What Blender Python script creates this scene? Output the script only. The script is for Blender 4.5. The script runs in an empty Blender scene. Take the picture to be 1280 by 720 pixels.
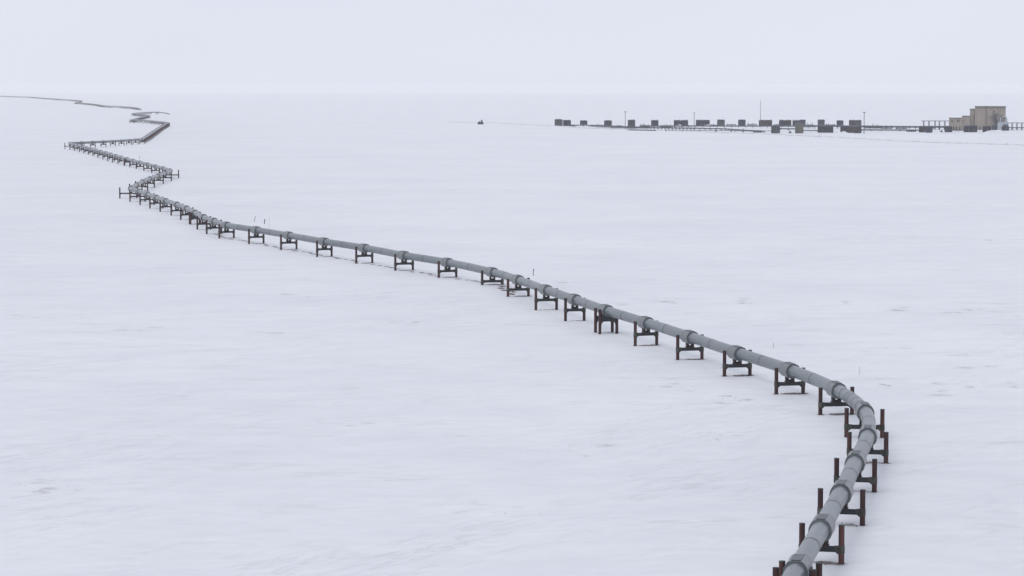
import bpy, math, random
import numpy as np

# ------------------------------------------------------------------ camera, sky, sun, exposure
sc = bpy.context.scene
F, CX, CY, HOR, CAM_H, RE = 3100.0, 640.0, 360.0, 106.0, 37.0, 7.4e6   # photo pixels (1280x720), metres
PITCH = math.atan((CY - HOR) / F)
cam_d = bpy.data.cameras.new('camera'); cam = bpy.data.objects.new('camera', cam_d)
sc.collection.objects.link(cam)
cam_d.sensor_width = 36.0; cam_d.lens = 36.0 * F / 1280.0
cam_d.clip_start = 1.0; cam_d.clip_end = 90000.0
cam.location = (0, 0, CAM_H); cam.rotation_euler = (math.pi / 2 - PITCH, 0, 0)
sc.camera = cam

SUN_EL, SUN_AZ = math.radians(55), math.radians(-110)      # azimuth from +Y, clockwise: light from the left, a little behind
world = bpy.data.worlds.new('World'); sc.world = world; world.use_nodes = True
wn, wl = world.node_tree.nodes, world.node_tree.links
wn.clear()
out = wn.new('ShaderNodeOutputWorld'); mixs = wn.new('ShaderNodeMixShader')
bg1 = wn.new('ShaderNodeBackground'); bg2 = wn.new('ShaderNodeBackground')
sky = wn.new('ShaderNodeTexSky'); sky.sky_type = 'NISHITA'; sky.sun_disc = False
sky.sun_elevation = SUN_EL; sky.sun_rotation = SUN_AZ
wl.new(sky.outputs[0], bg1.inputs[0]); bg1.inputs[1].default_value = 0.08
tc = wn.new('ShaderNodeTexCoord'); mp = wn.new('ShaderNodeMapping'); mp.inputs['Scale'].default_value = (1.6, 1.6, 9.0)
nz = wn.new('ShaderNodeTexNoise'); nz.inputs['Scale'].default_value = 1.7; nz.inputs['Detail'].default_value = 4
ramp = wn.new('ShaderNodeValToRGB')                          # even stratus deck, faint streaks
ramp.color_ramp.elements[0].position = 0.3; ramp.color_ramp.elements[0].color = (0.722, 0.752, 0.868, 1)
ramp.color_ramp.elements[1].position = 0.7; ramp.color_ramp.elements[1].color = (0.765, 0.790, 0.894, 1)
wl.new(tc.outputs['Generated'], mp.inputs[0]); wl.new(mp.outputs[0], nz.inputs['Vector'])
wl.new(nz.outputs['Fac'], ramp.inputs[0]); wl.new(ramp.outputs[0], bg2.inputs[0]); bg2.inputs[1].default_value = 1.0
mixs.inputs[0].default_value = 0.93
wl.new(bg1.outputs[0], mixs.inputs[1]); wl.new(bg2.outputs[0], mixs.inputs[2]); wl.new(mixs.outputs[0], out.inputs[0])

sun_d = bpy.data.lights.new('sun', 'SUN'); sun_d.energy = 0.7; sun_d.angle = math.radians(28); sun_d.color = (1.0, 0.965, 0.93)
sun = bpy.data.objects.new('sun', sun_d); sc.collection.objects.link(sun)
sun.rotation_euler = (math.pi / 2 - SUN_EL, 0, -SUN_AZ + math.pi)
sun.location = (0, 0, 200)

vs = sc.view_settings
vs.view_transform = 'Standard'; vs.look = 'None'; vs.exposure = 0.09; vs.gamma = 1.0; vs.use_curve_mapping = False
sc.cycles.use_denoising = True
sc.cycles.volume_bounces = 3
sc.cycles.max_bounces = 8

# ------------------------------------------------------------------ helpers
rng = random.Random(7)
C = sc.collection

def tag(o, label=None, cat=None, group=None, kind=None):
    if label: o['label'] = label
    if cat: o['category'] = cat
    if group: o['group'] = group
    if kind: o['kind'] = kind
    return o

def empty(name, loc, rz=0.0):
    o = bpy.data.objects.new(name, None); C.objects.link(o)
    o.location = loc; o.rotation_euler = (0, 0, rz); o.empty_display_size = 0.5
    return o

def put(name, me, parent=None, loc=(0, 0, 0), rot=(0, 0, 0), scale=(1, 1, 1)):
    o = bpy.data.objects.new(name, me); C.objects.link(o)
    if parent: o.parent = parent
    o.location = loc; o.rotation_euler = rot; o.scale = scale
    return o

class MB:
    def __init__(s): s.v = []; s.f = []
    def add(s, vs, fs):
        n = len(s.v); s.v += [tuple(p) for p in vs]; s.f += [tuple(i + n for i in q) for q in fs]; return s
    def box(s, x0, x1, y0, y1, z0, z1):
        vs = [(x, y, z) for z in (z0, z1) for y in (y0, y1) for x in (x0, x1)]
        return s.add(vs, [(0, 2, 3, 1), (4, 5, 7, 6), (0, 1, 5, 4), (2, 6, 7, 3), (0, 4, 6, 2), (1, 3, 7, 5)])
    def tube(s, pts, r, n=8, caps=True):
        pts = [np.array(p, float) for p in pts]; vs = []; fs = []
        for i, p in enumerate(pts):
            t = pts[min(i + 1, len(pts) - 1)] - pts[max(i - 1, 0)]; t /= np.linalg.norm(t)
            a = np.array([0, 0, 1.0]) if abs(t[2]) < 0.9 else np.array([1.0, 0, 0])
            u = np.cross(t, a); u /= np.linalg.norm(u); w = np.cross(u, t)
            rr = r[i] if isinstance(r, (list, tuple)) else r
            for k in range(n):
                an = 2 * math.pi * k / n
                vs.append(p + rr * (math.cos(an) * u + math.sin(an) * w))
        for i in range(len(pts) - 1):
            for k in range(n):
                a, b = i * n + k, i * n + (k + 1) % n
                fs.append((a, a + n, b + n, b))
        if caps:
            fs.append(tuple(range(n))); fs.append(tuple((len(pts) - 1) * n + k for k in reversed(range(n))))
        return s.add(vs, fs)
    def prism(s, prof, y0, y1):                     # profile in x,z swept along y
        n = len(prof)
        vs = [(x, y0, z) for x, z in prof] + [(x, y1, z) for x, z in prof]
        fs = [(k, (k + 1) % n, n + (k + 1) % n, n + k) for k in range(n)]
        fs += [tuple(reversed(range(n))), tuple(range(n, 2 * n))]
        return s.add(vs, fs)
    def mesh(s, name, mat, smooth=False, bevel=0):
        me = bpy.data.meshes.new(name); me.from_pydata(s.v, [], s.f); me.update()
        if isinstance(mat, (list, tuple)):
            for m in mat: me.materials.append(m)
        else: me.materials.append(mat)
        import bmesh
        bm = bmesh.new(); bm.from_mesh(me); bmesh.ops.recalc_face_normals(bm, faces=bm.faces)
        if bevel: bmesh.ops.bevel(bm, geom=bm.edges[:], offset=bevel, segments=1, affect='EDGES')
        bm.to_mesh(me); bm.free()
        if smooth:
            me.shade_smooth()
            try: me.set_sharp_from_angle(angle=math.radians(40))
            except Exception: pass
        return me

def ray(x, y):
    a, b = (x - CX) / F, (CY - y) / F
    d = np.array([a, math.cos(PITCH) + b * math.sin(PITCH), -math.sin(PITCH) + b * math.cos(PITCH)])
    return d

def drop(x, y): return -(x * x + y * y) / (2 * RE)

def hit(x, y, h=0.0):
    """point where the photo's line of sight meets the (curved) plain, h metres above datum"""
    d = ray(x, y)
    a = (d[0]**2 + d[1]**2) / (2 * RE); b = d[2]; c = CAM_H - h
    disc = b * b - 4 * a * c
    t = (-b - math.sqrt(max(disc, 0))) / (2 * a)
    return np.array([0, 0, CAM_H]) + t * d

# ------------------------------------------------------------------ procedural materials
def mat_new(name):
    m = bpy.data.materials.new(name); m.use_nodes = True
    return m, m.node_tree.nodes, m.node_tree.links, m.node_tree.nodes['Principled BSDF']

def noise(n, l, scale, detail=4, vec=None, rough=0.55):
    t = n.new('ShaderNodeTexNoise'); t.inputs['Scale'].default_value = scale
    t.inputs['Detail'].default_value = detail; t.inputs['Roughness'].default_value = rough
    if vec is not None: l.new(vec, t.inputs['Vector'])
    return t.outputs['Fac']

def ramp2(n, l, fac, p0, c0, p1, c1):
    r = n.new('ShaderNodeValToRGB'); e = r.color_ramp.elements
    e[0].position, e[0].color = p0, (*c0, 1); e[1].position, e[1].color = p1, (*c1, 1)
    l.new(fac, r.inputs[0]); return r.outputs[0]

def mixc(n, l, fac, a, b, mode='MIX'):
    m = n.new('ShaderNodeMix'); m.data_type = 'RGBA'; m.blend_type = mode
    for sock, v in ((m.inputs[0], fac), (m.inputs[6], a), (m.inputs[7], b)):
        if hasattr(v, 'is_linked'): l.new(v, sock)
        else: sock.default_value = (*v, 1) if isinstance(v, tuple) else v
    return m.outputs[2]

def weathered(name, c0, c1, scale=1.5, rough=0.7, metal=0.0, rnd=0.0, streak=1.0, bump=0.0, spec=0.35):
    m, n, l, p = mat_new(name)
    tcn = n.new('ShaderNodeTexCoord'); mpn = n.new('ShaderNodeMapping'); mpn.inputs['Scale'].default_value = (1, 1, streak)
    l.new(tcn.outputs['Object'], mpn.inputs[0])
    info = n.new('ShaderNodeObjectInfo')
    off = n.new('ShaderNodeVectorMath'); off.operation = 'ADD'
    sc3 = n.new('ShaderNodeVectorMath'); sc3.operation = 'SCALE'; sc3.inputs[3].default_value = 37.0
    cmb = n.new('ShaderNodeCombineXYZ')
    for k in range(3): l.new(info.outputs['Random'], cmb.inputs[k])
    l.new(cmb.outputs[0], sc3.inputs[0]); l.new(mpn.outputs[0], off.inputs[0]); l.new(sc3.outputs[0], off.inputs[1])
    f = noise(n, l, scale, 6, off.outputs[0], 0.6)
    col = ramp2(n, l, f, 0.35, c0, 0.68, c1)
    if rnd:
        mr = n.new('ShaderNodeMapRange'); mr.inputs[3].default_value = 1 - rnd; mr.inputs[4].default_value = 1 + rnd
        l.new(info.outputs['Random'], mr.inputs[0])
        vm = n.new('ShaderNodeVectorMath'); vm.operation = 'SCALE'
        l.new(col, vm.inputs[0]); l.new(mr.outputs[0], vm.inputs[3]); col = vm.outputs[0]
    l.new(col, p.inputs['Base Color'])
    p.inputs['Roughness'].default_value = rough; p.inputs['Metallic'].default_value = metal
    p.inputs['Specular IOR Level'].default_value = spec
    if bump:
        b = n.new('ShaderNodeBump'); b.inputs['Strength'].default_value = bump; b.inputs['Distance'].default_value = 0.02
        l.new(f, b.inputs['Height']); l.new(b.outputs[0], p.inputs['Normal'])
    return m

M = {}
M['jacket'] = weathered('galvanised_jacket', (0.078, 0.102, 0.111), (0.112, 0.138, 0.148), 0.9, 0.40, 0.0, 0.13, 1.0, 0, 0.5)
M['jacket'].node_tree.nodes['Principled BSDF'].inputs['Coat Weight'].default_value = 0.55
M['jacket'].node_tree.nodes['Principled BSDF'].inputs['Coat Roughness'].default_value = 0.32
M['collar'] = weathered('clamp_jacket', (0.088, 0.102, 0.107), (0.130, 0.141, 0.145), 1.3, 0.45, 0.0, 0.09, 1.0, 0, 0.5)
M['collar'].node_tree.nodes['Principled BSDF'].inputs['Coat Weight'].default_value = 0.55
M['collar'].node_tree.nodes['Principled BSDF'].inputs['Coat Roughness'].default_value = 0.35
M['plate'] = weathered('grey_plate', (0.085, 0.093, 0.098), (0.125, 0.132, 0.137), 1.8, 0.5, 0.0, 0.12)
M['band'] = weathered('dark_band', (0.06, 0.068, 0.075), (0.10, 0.11, 0.118), 3.0, 0.6, 0.2, 0.15)
M['pile'] = weathered('rusted_pile', (0.036, 0.020, 0.022), (0.098, 0.044, 0.038), 2.2, 0.85, 0.0, 0.25, 0.35, 0.3)
M['clamp'] = weathered('olive_clamp', (0.038, 0.039, 0.036), (0.085, 0.085, 0.068), 2.5, 0.75, 0.0, 0.2)
M['beam'] = weathered('dark_beam', (0.028, 0.033, 0.037), (0.055, 0.061, 0.064), 2.0, 0.7, 0.0, 0.2)
M['shoe'] = weathered('brown_shoe', (0.030, 0.026, 0.028), (0.065, 0.045, 0.04), 2.5, 0.8, 0.0, 0.2)
M['slate'] = weathered('slate_cladding', (0.016, 0.019, 0.030), (0.034, 0.038, 0.052), 0.5, 0.7, 0.0, 0.15, 0.3)
M['blue'] = weathered('navy_cladding', (0.018, 0.025, 0.050), (0.032, 0.042, 0.072), 0.5, 0.7, 0.0, 0.15, 0.3)
M['maroon'] = weathered('maroon_cladding', (0.034, 0.021, 0.025), (0.058, 0.036, 0.038), 0.5, 0.75, 0.0, 0.15, 0.3)
M['greygreen'] = weathered('greygreen_cladding', (0.034, 0.041, 0.047), (0.062, 0.070, 0.076), 0.5, 0.7, 0.0, 0.15, 0.3)
M['olive'] = weathered('olive_cladding', (0.105, 0.10, 0.082), (0.155, 0.145, 0.115), 0.5, 0.75, 0.0, 0.05, 0.3)
M['tan'] = weathered('tan_cladding', (0.285, 0.245, 0.205), (0.35, 0.30, 0.25), 0.25, 0.75, 0.0, 0.06, 0.25)
M['tandark'] = weathered('brown_trim', (0.14, 0.125, 0.115), (0.19, 0.17, 0.155), 0.6, 0.7)
M['pale'] = weathered('pale_metal', (0.36, 0.41, 0.44), (0.46, 0.50, 0.53), 0.6, 0.55, 0.2, 0.08)
M['steel'] = weathered('blue_steel', (0.055, 0.068, 0.09), (0.11, 0.125, 0.15), 0.8, 0.6, 0.2, 0.15)
M['teal'] = weathered('teal_pipe', (0.05, 0.085, 0.095), (0.10, 0.14, 0.15), 0.8, 0.6, 0.1, 0.2)
M['black'] = weathered('black_rubber', (0.012, 0.012, 0.014), (0.03, 0.03, 0.032), 2.0, 0.8)
M['wood'] = weathered('grey_lath', (0.10, 0.09, 0.08), (0.20, 0.18, 0.16), 4.0, 0.9, 0, 0.4)
M['rod'] = weathered('pale_rod', (0.42, 0.42, 0.43), (0.55, 0.55, 0.56), 3.0, 0.7)
mg, n, l, p = mat_new('window_glass'); p.inputs['Base Color'].default_value = (0.03, 0.035, 0.045, 1); p.inputs['Roughness'].default_value = 0.1
M['glass'] = mg

def snow_material(name, gravel=0.0):
    m, n, l, p = mat_new(name)
    g = n.new('ShaderNodeNewGeometry')
    def mapped(sx, sy, rz):
        q = n.new('ShaderNodeMapping'); q.inputs['Scale'].default_value = (sx, sy, 1); q.inputs['Rotation'].default_value = (0, 0, rz)
        l.new(g.outputs['Position'], q.inputs[0]); return q.outputs[0]
    big = noise(n, l, 1.0, 5, mapped(0.012, 0.02, 0.25), 0.55)           # wind crust and softer drift, tens of metres
    mid = noise(n, l, 1.0, 5, mapped(0.07, 0.16, -0.5), 0.6)
    thin = noise(n, l, 1.0, 3, mapped(0.05, 0.16, -0.5), 0.55)
    col = ramp2(n, l, big, 0.3, (0.712, 0.728, 0.750), 0.7, (0.790, 0.800, 0.812))
    col = mixc(n, l, 1.0, col, ramp2(n, l, mid, 0.36, (0.942, 0.944, 0.95), 0.62, (1.0, 1.0, 1.0)), 'MULTIPLY')  # wind-crust tone, with the shading of drift relief put into the colour
    fine = noise(n, l, 1.0, 5, mapped(0.30, 0.55, -0.35), 0.65)
    col = mixc(n, l, 1.0, col, ramp2(n, l, fine, 0.34, (0.95, 0.952, 0.956), 0.6, (1.0, 1.0, 1.0)), 'MULTIPLY')  # finer crust streaks, relief shading included in the colour
    # shade of wind-cut edges (sastrugi) painted as darker lines, trending away to the right
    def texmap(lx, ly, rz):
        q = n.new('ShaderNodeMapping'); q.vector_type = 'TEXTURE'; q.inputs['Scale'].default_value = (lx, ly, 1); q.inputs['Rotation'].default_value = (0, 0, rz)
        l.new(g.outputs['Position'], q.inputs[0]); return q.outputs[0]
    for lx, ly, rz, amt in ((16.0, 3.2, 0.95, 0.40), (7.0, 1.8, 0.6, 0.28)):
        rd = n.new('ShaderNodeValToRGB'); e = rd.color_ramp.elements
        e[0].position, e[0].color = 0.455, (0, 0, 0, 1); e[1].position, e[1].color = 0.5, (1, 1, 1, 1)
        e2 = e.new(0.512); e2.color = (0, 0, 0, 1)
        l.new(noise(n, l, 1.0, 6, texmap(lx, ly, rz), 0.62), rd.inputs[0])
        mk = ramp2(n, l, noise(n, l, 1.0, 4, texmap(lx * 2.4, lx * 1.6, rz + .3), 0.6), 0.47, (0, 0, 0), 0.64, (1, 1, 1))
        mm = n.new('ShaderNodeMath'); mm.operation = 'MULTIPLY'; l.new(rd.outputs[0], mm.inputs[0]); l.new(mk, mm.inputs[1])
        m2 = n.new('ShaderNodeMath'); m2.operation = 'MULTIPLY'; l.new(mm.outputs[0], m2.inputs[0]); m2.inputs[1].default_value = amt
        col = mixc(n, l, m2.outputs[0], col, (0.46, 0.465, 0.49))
    # thin snow where the tundra below greys it
    th = ramp2(n, l, thin, 0.57, (0, 0, 0), 0.72, (1, 1, 1))
    brk = ramp2(n, l, noise(n, l, 1.0, 4, mapped(0.35, 0.9, -0.4), 0.65), 0.42, (0, 0, 0), 0.62, (1, 1, 1))
    fac = n.new('ShaderNodeMath'); fac.operation = 'MULTIPLY'; l.new(th, fac.inputs[0]); l.new(brk, fac.inputs[1])
    fac2 = n.new('ShaderNodeMath'); fac2.operation = 'MULTIPLY'; l.new(fac.outputs[0], fac2.inputs[0]); fac2.inputs[1].default_value = 0.42
    col = mixc(n, l, fac2.outputs[0], col, (0.42, 0.41, 0.42))
    if gravel:
        gf = ramp2(n, l, noise(n, l, 1.0, 4, mapped(0.12, 0.12, 0), 0.7), 0.35, (0, 0, 0), 0.6, (1, 1, 1))
        gm = n.new('ShaderNodeMath'); gm.operation = 'MULTIPLY'; l.new(gf, gm.inputs[0]); gm.inputs[1].default_value = gravel
        col = mixc(n, l, gm.outputs[0], col, (0.13, 0.115, 0.105))
    l.new(col, p.inputs['Base Color']); p.inputs['Roughness'].default_value = 0.6; p.inputs['Specular IOR Level'].default_value = 0.3
    p.inputs['Sheen Weight'].default_value = 0.45; p.inputs['Sheen Roughness'].default_value = 0.22
    b = n.new('ShaderNodeBump'); b.inputs['Strength'].default_value = 0.25; b.inputs['Distance'].default_value = 0.35
    hmix = n.new('ShaderNodeMath'); hmix.operation = 'ADD'
    l.new(noise(n, l, 1.0, 6, mapped(0.22, 0.5, -0.45), 0.6), hmix.inputs[0]); l.new(mid, hmix.inputs[1])
    l.new(hmix.outputs[0], b.inputs['Height']); l.new(b.outputs[0], p.inputs['Normal'])
    return m
M['snow'] = snow_material('wind_packed_snow')
M['shoulder'] = snow_material('gravelly_snow', 0.55)

mb_, n, l, p = mat_new('bare_tundra')                       # scoured ground, ragged edge
att = n.new('ShaderNodeAttribute'); att.attribute_name = 'fade'
gn = n.new('ShaderNodeNewGeometry')
nzv = noise(n, l, 1.1, 6, gn.outputs['Position'], 0.7)
ad = n.new('ShaderNodeMath'); ad.operation = 'ADD'; l.new(att.outputs['Fac'], ad.inputs[0]); l.new(nzv, ad.inputs[1])
mrg = n.new('ShaderNodeMapRange'); mrg.inputs[1].default_value = 0.76; mrg.inputs[2].default_value = 1.02; l.new(ad.outputs[0], mrg.inputs[0])
l.new(ramp2(n, l, noise(n, l, 3.0, 4, gn.outputs['Position']), 0.35, (0.12, 0.095, 0.09), 0.7, (0.30, 0.27, 0.26)), p.inputs['Base Color'])
p.inputs['Roughness'].default_value = 0.95; p.inputs['Specular IOR Level'].default_value = 0.1
att2 = n.new('ShaderNodeAttribute'); att2.attribute_name = 'opac'
mul = n.new('ShaderNodeMath'); mul.operation = 'MULTIPLY'; l.new(mrg.outputs[0], mul.inputs[0]); l.new(att2.outputs['Fac'], mul.inputs[1])
l.new(mul.outputs[0], p.inputs['Alpha'])
M['tundra'] = mb_
M['grass'] = weathered('dead_grass', (0.09, 0.075, 0.06), (0.2, 0.17, 0.13), 3.0, 0.95)

# ------------------------------------------------------------------ route of the pipeline, traced from the photo
PIPE_Z, PIPE_R, SAG = 3.3, 0.705, 0.25           # pile tops, pipe radius, pipe centre below the pile tops
# (left pile foot), (right pile foot), pile height in metres, anchor?
NEAR = [((976.6, 757), (1016.5, 760), 2.95, 1),
 ((1002.2, 701.5), (1051.6, 703.5), 2.96, 0), ((1025.2, 653.5), (1078, 655.5), 2.94, 0), ((1045.5, 612.8), (1092.9, 614.4), 2.95, 0),
 ((1061.5, 576.8), (1107.3, 578.5), 2.92, 0), ((1057.4, 545.6), (1103.3, 547), 2.97, 0), ((1025.4, 518.5), (1065, 516.9), 3.02, 0),
 ((970.2, 492.7), (1004, 492.1), 3.13, 0), ((905.4, 470.4), (937.5, 469.7), 3.22, 0), ((847, 450.4), (877.5, 449.7), 3.40, 0),
 ((794.9, 433.4), (820, 432), 3.64, 0), ((749, 417), (766.3, 416.6), 3.75, 1), ((706.8, 402), (730.2, 401.6), 3.74, 0),
 ((669.8, 387.9), (695.8, 387.5), 3.62, 0), ((633.5, 371), (662, 370.3), 3.15, 0), ((601.3, 355.2), (629.5, 355.6), 2.48, 0),
 ((545.8, 347.5), (573, 346.2), 3.15, 0), ((493.1, 338.5), (517.2, 337.9), 3.30, 0), ((445, 329.4), (465.7, 328.4), 3.44, 0),
 ((396.5, 321.2), (414.5, 320.6), 3.55, 0), ((351.2, 312.5), (370.8, 311.9), 3.52, 0), ((310.7, 305.2), (330.1, 304.4), 3.52, 0),
 ((272.7, 298.5), (293.8, 297.8), 3.50, 0), ((258.1, 292.7), (277, 292.2), 3.45, 0), ((246.7, 287.2), (263.1, 287), 3.4, 0)]
# further runs: pipe centre at the bends, number of spans on the way there, anchor indices; supports spread evenly
RUNS = [  # (start is previous end) waypoints of pipe centre, spans or None for 18.3 m, anchors
 ('second', [(228.5, 258.3), (208, 251.6), (185.3, 243.1), (163.5, 235.4)], 8, (1,)),
 ('third', [(176.8, 227.6), (188.3, 222.9), (204.2, 217.5), (213.0, 213.4)], 6, ()),
 ('fourth', [(200.8, 209.6), (175, 203.3), (154.2, 197.6), (133.3, 191.4), (111.7, 185.6), (87.5, 179.2)], 18, (6,)),
 ('fifth', [(106.7, 178.3), (133.3, 177.0), (156.7, 175.6), (177.5, 174.0)], 8, ()),
 ('sixth', [(184.2, 170), (193.3, 163.8), (203.3, 157.5), (209.8, 153.4)], None, ()),
 ('seventh', [(203.3, 152.6), (186.7, 151), (164.0, 149.9)], None, ()),
 ('eighth', [(171.7, 147.9), (180, 145.8), (185.9, 144.3)], None, ()),
 ('ninth', [(180, 143.3), (166.0, 141.8)], None, ()),
 ('tenth', [(176.7, 140.9), (186.7, 140.4), (196.2, 140.2)], None, ()),
]
FAR = [(174.2, 135.4), (164.5, 134.0), (148.9, 133.0), (139.2, 132.8), (129.5, 132.0), (119, 130.2), (103, 128.7), (94.2, 128.0),
       (102, 125.8), (89, 124.8), (75, 124.0), (58, 122.8), (45, 121.7), (37.5, 121.2), (23.4, 120.8), (7.5, 120.1), (0, 119.8), (-40, 119.0)]

sup = []                                            # dicts: c (xy), h, run, anchor, hl, hr, dir
for i, (a, b, h, anc) in enumerate(NEAR):
    g = PIPE_Z - h
    A, B = hit(*a, g), hit(*b, g)
    sup.append(dict(A=A[:2], B=B[:2], c=(A[:2] + B[:2]) / 2, h=h, run='near' if i < 6 else 'first', anchor=anc))
last = sup[-1]['c']
for run, pts, nsp, ancs in RUNS:
    poly = [last] + [hit(*q, PIPE_Z - SAG)[:2] for q in pts]
    cum = [0.0]
    for u, w in zip(poly, poly[1:]): cum.append(cum[-1] + np.linalg.norm(w - u))
    k = nsp or max(1, round(cum[-1] / 18.3))
    for j in range(1, k + 1):
        s = cum[-1] * j / k
        c = np.array([np.interp(s, cum, [q[0] for q in poly]), np.interp(s, cum, [q[1] for q in poly])])
        sup.append(dict(c=c, h=3.3 + rng.uniform(-.12, .12), run=run, anchor=int(j in ancs)))
    last = sup[-1]['c']
n_first_leg = len(sup)
poly = [hit(*q, PIPE_Z - SAG)[:2] for q in FAR]
cum = [0.0]
for u, w in zip(poly, poly[1:]): cum.append(cum[-1] + np.linalg.norm(w - u))
k = round(cum[-1] / 18.3)
for j in range(k + 1):
    s = cum[-1] * j / k
    sup.append(dict(c=np.array([np.interp(s, cum, [q[0] for q in poly]), np.interp(s, cum, [q[1] for q in poly])]),
                    h=3.3, run='far', anchor=0))
# direction of travel and beam ends; travel runs away from the camera
legs = [sup[:n_first_leg], sup[n_first_leg:]]
for leg in legs:
    P = np.array([s['c'] for s in leg])
    for i, s in enumerate(leg):
        t = P[min(i + 1, len(P) - 1)] - P[max(i - 1, 0)]; t = t / np.linalg.norm(t)
        s['t'] = t
        if 'A' in s:
            bd = s['B'] - s['A']; L = np.linalg.norm(bd)
            perp = np.array([t[1], -t[0]])
            b = bd / L if L > .1 else perp
            b = b * 0.45 + perp * 0.55; b /= np.linalg.norm(b)     # traced feet are a pixel or so off: lean on the square position
            s['b'] = b; s['hl'] = s['hr'] = min(max(L / 2, 1.5), 1.85)
        else:
            s['b'] = np.array([t[1], -t[0]]); s['hl'] = s['hr'] = 1.65
# beams are wider where the line turns, with the pipe off their middle
def widen(idx, hl, hr): sup[idx]['hl'], sup[idx]['hr'] = hl, hr
i30 = 24 + 8; i36 = i30 + 6; i54 = i36 + 18
for k_, e in enumerate((3.6, 2.9, 2.4, 2.0)):
    widen(i30 - k_, e, 1.9)
for k_, e in enumerate((3.2, 2.4, 2.0)):
    widen(i36 - k_, 1.9, e)
    if k_: widen(i30 + k_, 2.4, 1.8)
for k_, e in enumerate((3.0, 2.3, 2.0)):
    widen(i54 - k_, e, 1.8)

# ------------------------------------------------------------------ terrain
gz_c = np.array([s['c'] for s in sup[:len(NEAR)]]); gz_v = np.array([PIPE_Z - s['h'] for s in sup[:len(NEAR)]])
wr = np.random.RandomState(3)
W = []
for lam, amp, cnt in ((260, 0.22, 5), (70, 0.07, 6), (22, 0.030, 8), (8, 0.012, 8)):
    for _ in range(cnt):
        th = wr.uniform(-0.6, 0.6) + math.pi / 2 - 0.3
        lm = lam * wr.uniform(0.7, 1.4)
        W.append((2 * math.pi / lm * math.cos(th), 2 * math.pi / lm * math.sin(th), wr.uniform(0, 6.28), amp * wr.uniform(.5, 1) / math.sqrt(cnt) * 1.4, lam))
def terrain(x, y):
    x = np.asarray(x, float); y = np.asarray(y, float)
    num = np.zeros_like(x); den = np.full_like(x, 0.04)
    for (px, py), v in zip(gz_c, gz_v):
        w = np.exp(-((x - px)**2 + (y - py)**2) / (2 * 9.5**2)); num += w * v; den += w
    near = np.clip(den * 1.5, 0, 1)
    r = np.hypot(x, y)
    und = np.zeros_like(x)
    for kx, ky, ph, a, lam in W:
        f = (1 - 0.85 * near) if lam > 30 else 1.0
        und += a * f * np.sin(kx * x + ky * y + ph)
    und *= np.clip((4200 - r) / 2500, 0, 1)
    return num / den + und - r * r / (2 * RE)
def tz(x, y): return float(terrain(x, y))

FINE = 17.0
ang = np.radians(np.concatenate([np.arange(-180, -FINE, 4.0), np.linspace(-FINE, FINE, 341), np.arange(FINE + 4, 180, 4.0)]))
rad = [4.0]
while rad[-1] < 150: rad.append(rad[-1] * 1.12)
while rad[-1] < 1100: rad.append(rad[-1] * 1.0033)
while rad[-1] < 4500: rad.append(rad[-1] * 1.012)
while rad[-1] < 30000: rad.append(rad[-1] * 1.05)
rad = np.array(rad)
Rg, Ag = np.meshgrid(rad, ang, indexing='ij')
X = (Rg * np.sin(Ag)).ravel(); Y = (Rg * np.cos(Ag)).ravel()
Z = terrain(X, Y)
X = np.append(X, 0); Y = np.append(Y, 0); Z = np.append(Z, tz(0, 0))
nr, na = len(rad), len(ang)
ii, jj = np.meshgrid(np.arange(nr - 1), np.arange(na), indexing='ij')
j2 = (jj + 1) % na
quads = np.stack([ii * na + jj, ii * na + j2, (ii + 1) * na + j2, (ii + 1) * na + jj], -1).reshape(-1, 4)
tris = [(nr * na, (j + 1) % na, j) for j in range(na)]
me = bpy.data.meshes.new('snow_plain')
nv = len(X); nq = len(quads); nt = len(tris)
me.vertices.add(nv); me.vertices.foreach_set('co', np.stack([X, Y, Z], 1).ravel())
loops = np.concatenate([quads[:, ::-1].ravel(), np.array(tris)[:, ::-1].ravel()])
me.loops.add(len(loops)); me.loops.foreach_set('vertex_index', loops.astype(np.int32))
me.polygons.add(nq + nt)
starts = np.concatenate([np.arange(nq) * 4, nq * 4 + np.arange(nt) * 3])
me.polygons.foreach_set('loop_start', starts.astype(np.int32))
me.polygons.foreach_set('use_smooth', np.ones(nq + nt, bool))
me.update(calc_edges=True); me.validate()
if me.polygons[nq // 2].normal.z < 0: me.flip_normals()
me.materials.append(M['snow'])
tag(put('ground', me), 'flat wind-packed snow covering the open plain', kind='structure')

# ------------------------------------------------------------------ pipe supports
def ngon_cyl(r, z0, z1, n=12):
    return MB().tube([(0, 0, z0), (0, 0, z1)], r, n)
pile_me = ngon_cyl(0.229, 0, 1, 14).mesh('pile', M['pile'], True)
cap_me = ngon_cyl(0.245, -0.02, 0.035, 14).mesh('pile_cap', M['beam'], True)
clamp_me = MB().tube([(0, 0, -0.30), (0, 0, 0.30)], 0.265, 10).box(0.2, 0.52, -0.17, 0.17, -0.12, 0.26).mesh('clamp', M['clamp'], False)
gusset_me = MB().prism([(0.24, -0.42), (0.24, -0.2), (0.50, -0.2)], -0.05, 0.05).mesh('gusset', M['clamp'])
def ibeam(hw, dep, tw, tf):
    return [(-hw, 0), (hw, 0), (hw, -tf), (tw, -tf), (tw, -dep + tf), (hw, -dep + tf), (hw, -dep), (-hw, -dep), (-hw, -dep + tf), (-tw, -dep + tf), (-tw, -tf), (-hw, -tf)]
bm_ = MB().prism(ibeam(0.19, 0.42, 0.10, 0.045), -0.5, 0.5)
bm_.v = [(y, x, z) for x, y, z in bm_.v]
beam_me = bm_.mesh('crossbeam', M['beam'])
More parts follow.
